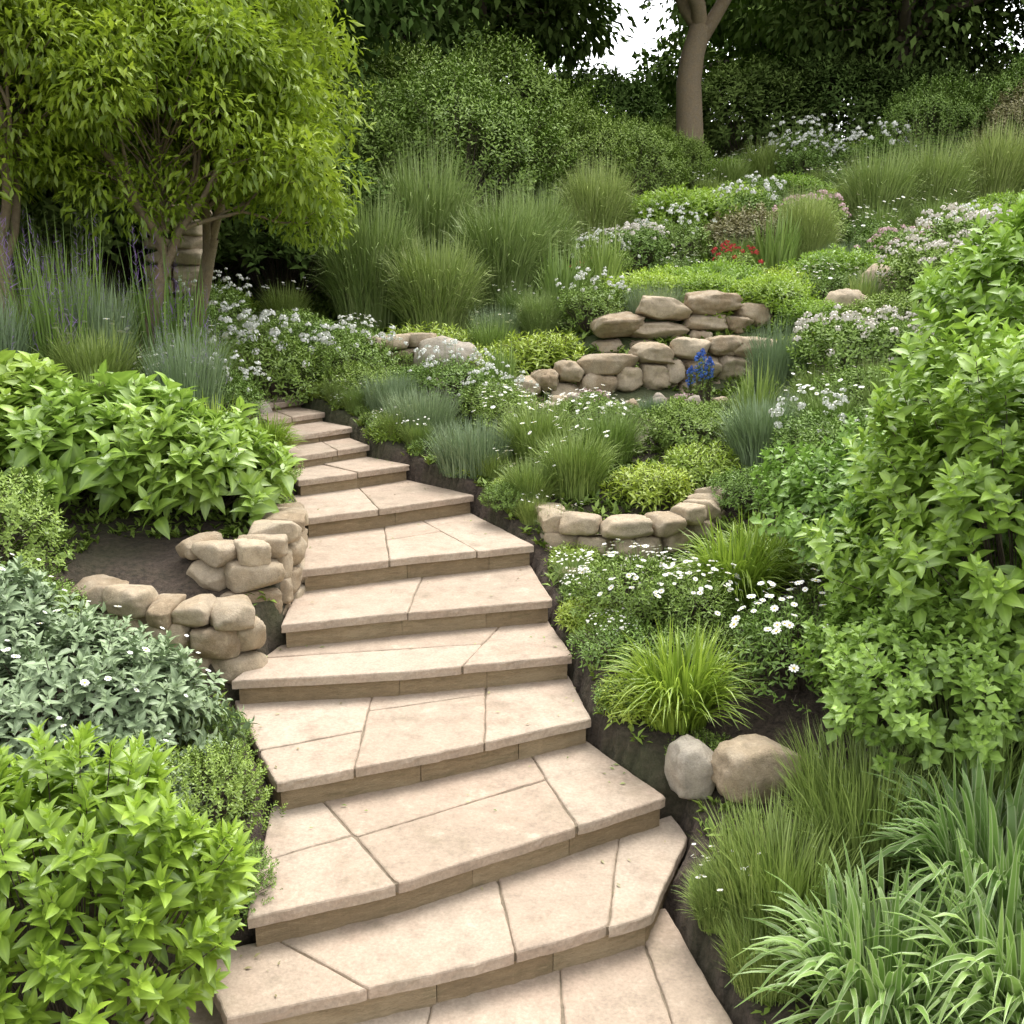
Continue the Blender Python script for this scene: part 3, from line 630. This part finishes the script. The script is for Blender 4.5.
mb = MB(); N = 46000
y = 2.2 + 24 * rng.random(N) ** 1.6; x = (-.6 * y - 1) + (1.2 * y + 2) * rng.random(N)
ok = lump(np.stack([x, y, x * 0], -1), 2.2, 4) > -.35
for _, pl, *_ in treads: ok &= ~inside(x, y, pl, .06)
ok &= ~((y < 5.) & (x > .2) & (rng.random(N) < .65)); ok &= ~((x < -1.5) & (x > -2.4) & (y > 4.9) & (y < 5.7)); ok &= ~((x < -1.3) & (x > -2.2) & (y > 4.75) & (y < 5.0))
x = x[ok]; y = y[ok]; m = len(x); z = H(x, y)
sc = (.035 + .006 * (y - 2)); base = np.stack([x, y, z], 1); tr = rng.random(m)
for k in range(6):
    a = rng.random(m) * 6.28; e = .3 + 1. * rng.random(m)
    d = np.stack([np.cos(a) * np.cos(e), np.sin(a) * np.cos(e), np.sin(e)], 1)
    put(mb, leaf_simple(.35, .3), base + rng.normal(size=(m, 3)) * .01, frames(d, np.array([0, 0, 1.]) + rng.normal(size=(m, 3)) * .2), sc * (.6 + .8 * rng.random(m)), 'mid', .6 * tr + .4 * rng.random(m))
obj('groundcover_foliage', mb.mesh('groundcover_foliage'))
mb = MB(); N = 34000; y = 2.2 + 5. * rng.random(N); x = -2.6 + 5 * rng.random(N); ok = np.ones(N, bool)
for _, pl, *_ in treads: ok &= ~inside(x, y, pl, .02)
x = x[ok]; y = y[ok]; m = len(x); d = nrm(rng.normal(size=(m, 3)) * [1, 1, .35])
put(mb, leaf_tpl(1, .5, .1, .2), np.stack([x, y, H(x, y) + .004], 1), frames(d, rng.normal(size=(m, 3)) * .4 + [0, 0, 1]), .012 + .018 * rng.random(m), 'darkbark', rng.random(m))
obj('bark_mulch', mb.mesh('bark_mulch'))
# a few fallen leaves and crumbs of soil lying on the treads
mb = MB()
for k in range(1, 9):
    z, pl, fr, bk = treads[k]; m = 16
    u = rng.random(m); v = rng.random(m) ** .6 * .8 + .05; u = np.where(rng.random(m) < .6, np.where(rng.random(m) < .5, u * .12, 1 - u * .12), u)
    pp = np.array([along(fr, a) * (1 - b_) + along(bk, a) * b_ for a, b_ in zip(u, v)])
    d = nrm(np.c_[rng.normal(size=(m, 2)), rng.normal(size=m) * .1])
    put(mb, leaf_tpl(2, .45, .15), np.c_[pp, np.full(m, z + .006)], frames(d, rng.normal(size=(m, 3)) * .15 + [0, 0, 1]), .010 + .022 * rng.random(m), 'rust' if k % 2 else 'mid', rng.random(m))
obj('fallen_leaves', mb.mesh('fallen_leaves'))

# ------------------------------------------------------------------ trees
def limb(mb, p, d, L, r, depth, tips, mat, spreadang=.5, sides=7, up=.25):
    n_ = 5; P_ = [p]; dd = d
    for i in range(n_):
        dd = nrm(dd + rng.normal(size=3) * .10 + np.array([0, 0, up * .15])); P_.append(P_[-1] + dd * L / n_)
    P_ = np.array(P_); tube(mb, P_, np.linspace(r, r * .62, n_ + 1), mat, sides, rng.random())
    if depth == 0: tips.append((P_[-1], dd)); tips.append((P_[-3], dd)); return
    for i in range(3 if rng.random() < .6 else 2):
        s = n_ - (0 if i < 2 else 2)
        nd_ = nrm(dd + rng.normal(size=3) * spreadang + np.array([0, 0, up]))
        limb(mb, P_[s], nd_, L * (.68 + .15 * rng.random()), r * .58, depth - 1, tips, mat, spreadang, max(4, sides - 1), up)
def tree(name, r0, trunk, depth, L, leafmat_, ll, lw, nleaf, crad, bark, spreadang=.5, d0=(0, 0, 1), up=.25, extra=None, flat=.7, simple=True):
    mb = MB(); tips = []
    p = np.array([0, 0, -.3]); P_ = [p]; d = nrm(np.array(d0, float))
    for i in range(6): d = nrm(d + rng.normal(size=3) * .06); P_.append(P_[-1] + d * (trunk + .3) / 6)
    rr = np.linspace(r0, r0 * .75, 7); rr[0] *= 1.5; rr[1] *= 1.1; tube(mb, P_, rr, bark, 10)
    for i in range(4):
        a = i * 1.57 + rng.random(); nd_ = nrm(np.array([math.cos(a) * spreadang * 1.4, math.sin(a) * spreadang * 1.4, 1.]))
        limb(mb, P_[-1 if i < 3 else -2], nd_, L, r0 * .55, depth, tips, bark, spreadang, 7, up)
    T = np.array([t[0] for t in tips])
    if extra:
        ne, cz, rx, rz = extra; dv = nrm(rng.normal(size=(ne, 3))); E_ = dv * np.array([rx, rx, rz]) * (.6 + .4 * rng.random((ne, 1))) + [P_[-1][0], P_[-1][1], cz]
        start = np.array([P_[-1]] * ne) + np.array([0, 0, 1.]) * (np.maximum(0, E_[:, 2] - P_[-1][2]) * .5)[:, None]
        stems(mb, start, E_, r0 * .10, bark, .4, .12 * L); T = np.concatenate([T, E_])
    per = int(nleaf / len(T)); tpl = leaf_simple(lw, .25) if simple else leaf_tpl(2, lw, .3)
    N_ = per * len(T); c = np.repeat(T, per, 0); tr_ = np.repeat(rng.random(len(T)), per)
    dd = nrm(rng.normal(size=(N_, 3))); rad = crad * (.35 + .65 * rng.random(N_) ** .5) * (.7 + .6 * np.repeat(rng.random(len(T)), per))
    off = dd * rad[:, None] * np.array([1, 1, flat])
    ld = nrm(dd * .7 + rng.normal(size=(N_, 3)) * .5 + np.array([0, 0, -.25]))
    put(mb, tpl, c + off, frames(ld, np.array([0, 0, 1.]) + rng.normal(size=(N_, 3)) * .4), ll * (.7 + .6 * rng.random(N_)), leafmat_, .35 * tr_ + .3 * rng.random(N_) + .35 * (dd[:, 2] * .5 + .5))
    return mb.mesh(name)
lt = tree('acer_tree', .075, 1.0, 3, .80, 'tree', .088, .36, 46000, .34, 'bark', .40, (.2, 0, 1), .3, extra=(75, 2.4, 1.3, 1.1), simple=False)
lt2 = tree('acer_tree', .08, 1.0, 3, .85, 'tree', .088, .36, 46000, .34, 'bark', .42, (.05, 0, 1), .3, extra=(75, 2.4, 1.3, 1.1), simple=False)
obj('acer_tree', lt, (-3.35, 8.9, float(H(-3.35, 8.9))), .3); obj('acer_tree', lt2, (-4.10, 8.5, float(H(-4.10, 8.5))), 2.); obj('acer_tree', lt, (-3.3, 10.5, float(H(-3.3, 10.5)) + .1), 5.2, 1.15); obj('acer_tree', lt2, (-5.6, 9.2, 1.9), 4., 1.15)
wtA = tree('woodland_tree', .36, 3.6, 3, 2.8, 'wood', .26, .5, 34000, 1.15, 'bark', .5, (0.02, 0, 1), .2, extra=(12, 7.8, 3.4, 1.5))
wt = [tree('woodland_tree', .40, 2.6, 3, 3.0, 'wood', .28, .5, 42000, 1.25, 'darkbark', .5, (0.03, 0, 1), .2, extra=(70, 5.6, 4.0, 2.6)) for _ in range(2)]
obj('woodland_tree', wtA, (4.25, 25.2, float(H(4.25, 25.2)) - .1), 1.2)
for i, (x, y, s) in enumerate(((-2.6, 28, 1.05), (10.4, 29, 1.0), (19, 28, 1.0), (-8, 24, 1.0), (-2.5, 36, 1.2), (10.5, 37, 1.2), (22.5, 34, 1.1), (-5.8, 18.5, .85), (-11, 32, 1.2))):
    obj('woodland_tree', wt[i % 2], (x, y, float(H(x, y)) - .2), rng.random() * 6.28, s)
mb = MB(); N = 60000; nc = 420
cx = -30 + 70 * rng.random(nc); cy = 43 + 8 * rng.random(nc)
top = 8.5 - 5.6 * np.exp(-((cx - 4.6) / 1.6) ** 2) - 4.2 * np.exp(-((cx - 21.3) / 1.8) ** 2) + 1.2 * np.sin(cx * .9)
cz = H(cx, cy) + top * rng.random(nc)
C = np.stack([cx, cy, cz], 1)[rng.integers(0, nc, N)]; dd = nrm(rng.normal(size=(N, 3)))
put(mb, leaf_simple(.6, .2), C + dd * (1.5 * rng.random(N) ** .4)[:, None], frames(nrm(dd + rng.normal(size=(N, 3)) * .6), rng.normal(size=(N, 3)) * .4 + [0, 0, 1]), .42 * (.6 + .7 * rng.random(N)), 'wood', rng.random(N))
obj('distant_woodland', mb.mesh('distant_woodland'))

# ------------------------------------------------------------------ light, sky, camera
az, el = math.radians(25), math.radians(62)
w = bpy.data.worlds.new('World'); scene.world = w; w.use_nodes = True; nt = w.node_tree
bg = nt.nodes['Background']; sky = nt.nodes.new('ShaderNodeTexSky'); sky.sky_type = 'NISHITA'; sky.sun_disc = False
sky.sun_elevation = el; sky.sun_rotation = az; sky.air_density = 1.; sky.dust_density = 3.; sky.ozone_density = 1.
hs = nt.nodes.new('ShaderNodeHueSaturation'); hs.inputs['Saturation'].default_value = .12; hs.inputs['Value'].default_value = 3.5
nt.links.new(sky.outputs[0], hs.inputs['Color']); nt.links.new(hs.outputs[0], bg.inputs[0]); bg.inputs[1].default_value = .15
sd = bpy.data.lights.new('sun', 'SUN'); sd.energy = 2.0; sd.angle = math.radians(28); sd.color = (1, .95, .86)
so = bpy.data.objects.new('sun', sd); COL.objects.link(so)
Sv = Vector((math.sin(az) * math.cos(el), math.cos(az) * math.cos(el), math.sin(el))); so.rotation_mode = 'QUATERNION'; so.rotation_quaternion = Sv.to_track_quat('Z', 'Y'); so.location = (5, 5, 20)
cd = bpy.data.cameras.new('camera'); cd.lens = 35.16; cd.sensor_width = 36; cd.clip_end = 2000; cd.clip_start = .05
co = bpy.data.objects.new('camera', cd); COL.objects.link(co); co.location = (0, 0, CAMZ); co.rotation_euler = (math.radians(78), 0, 0)
scene.camera = co
scene.view_settings.view_transform = 'Standard'; scene.view_settings.look = 'None'; scene.view_settings.exposure = 0
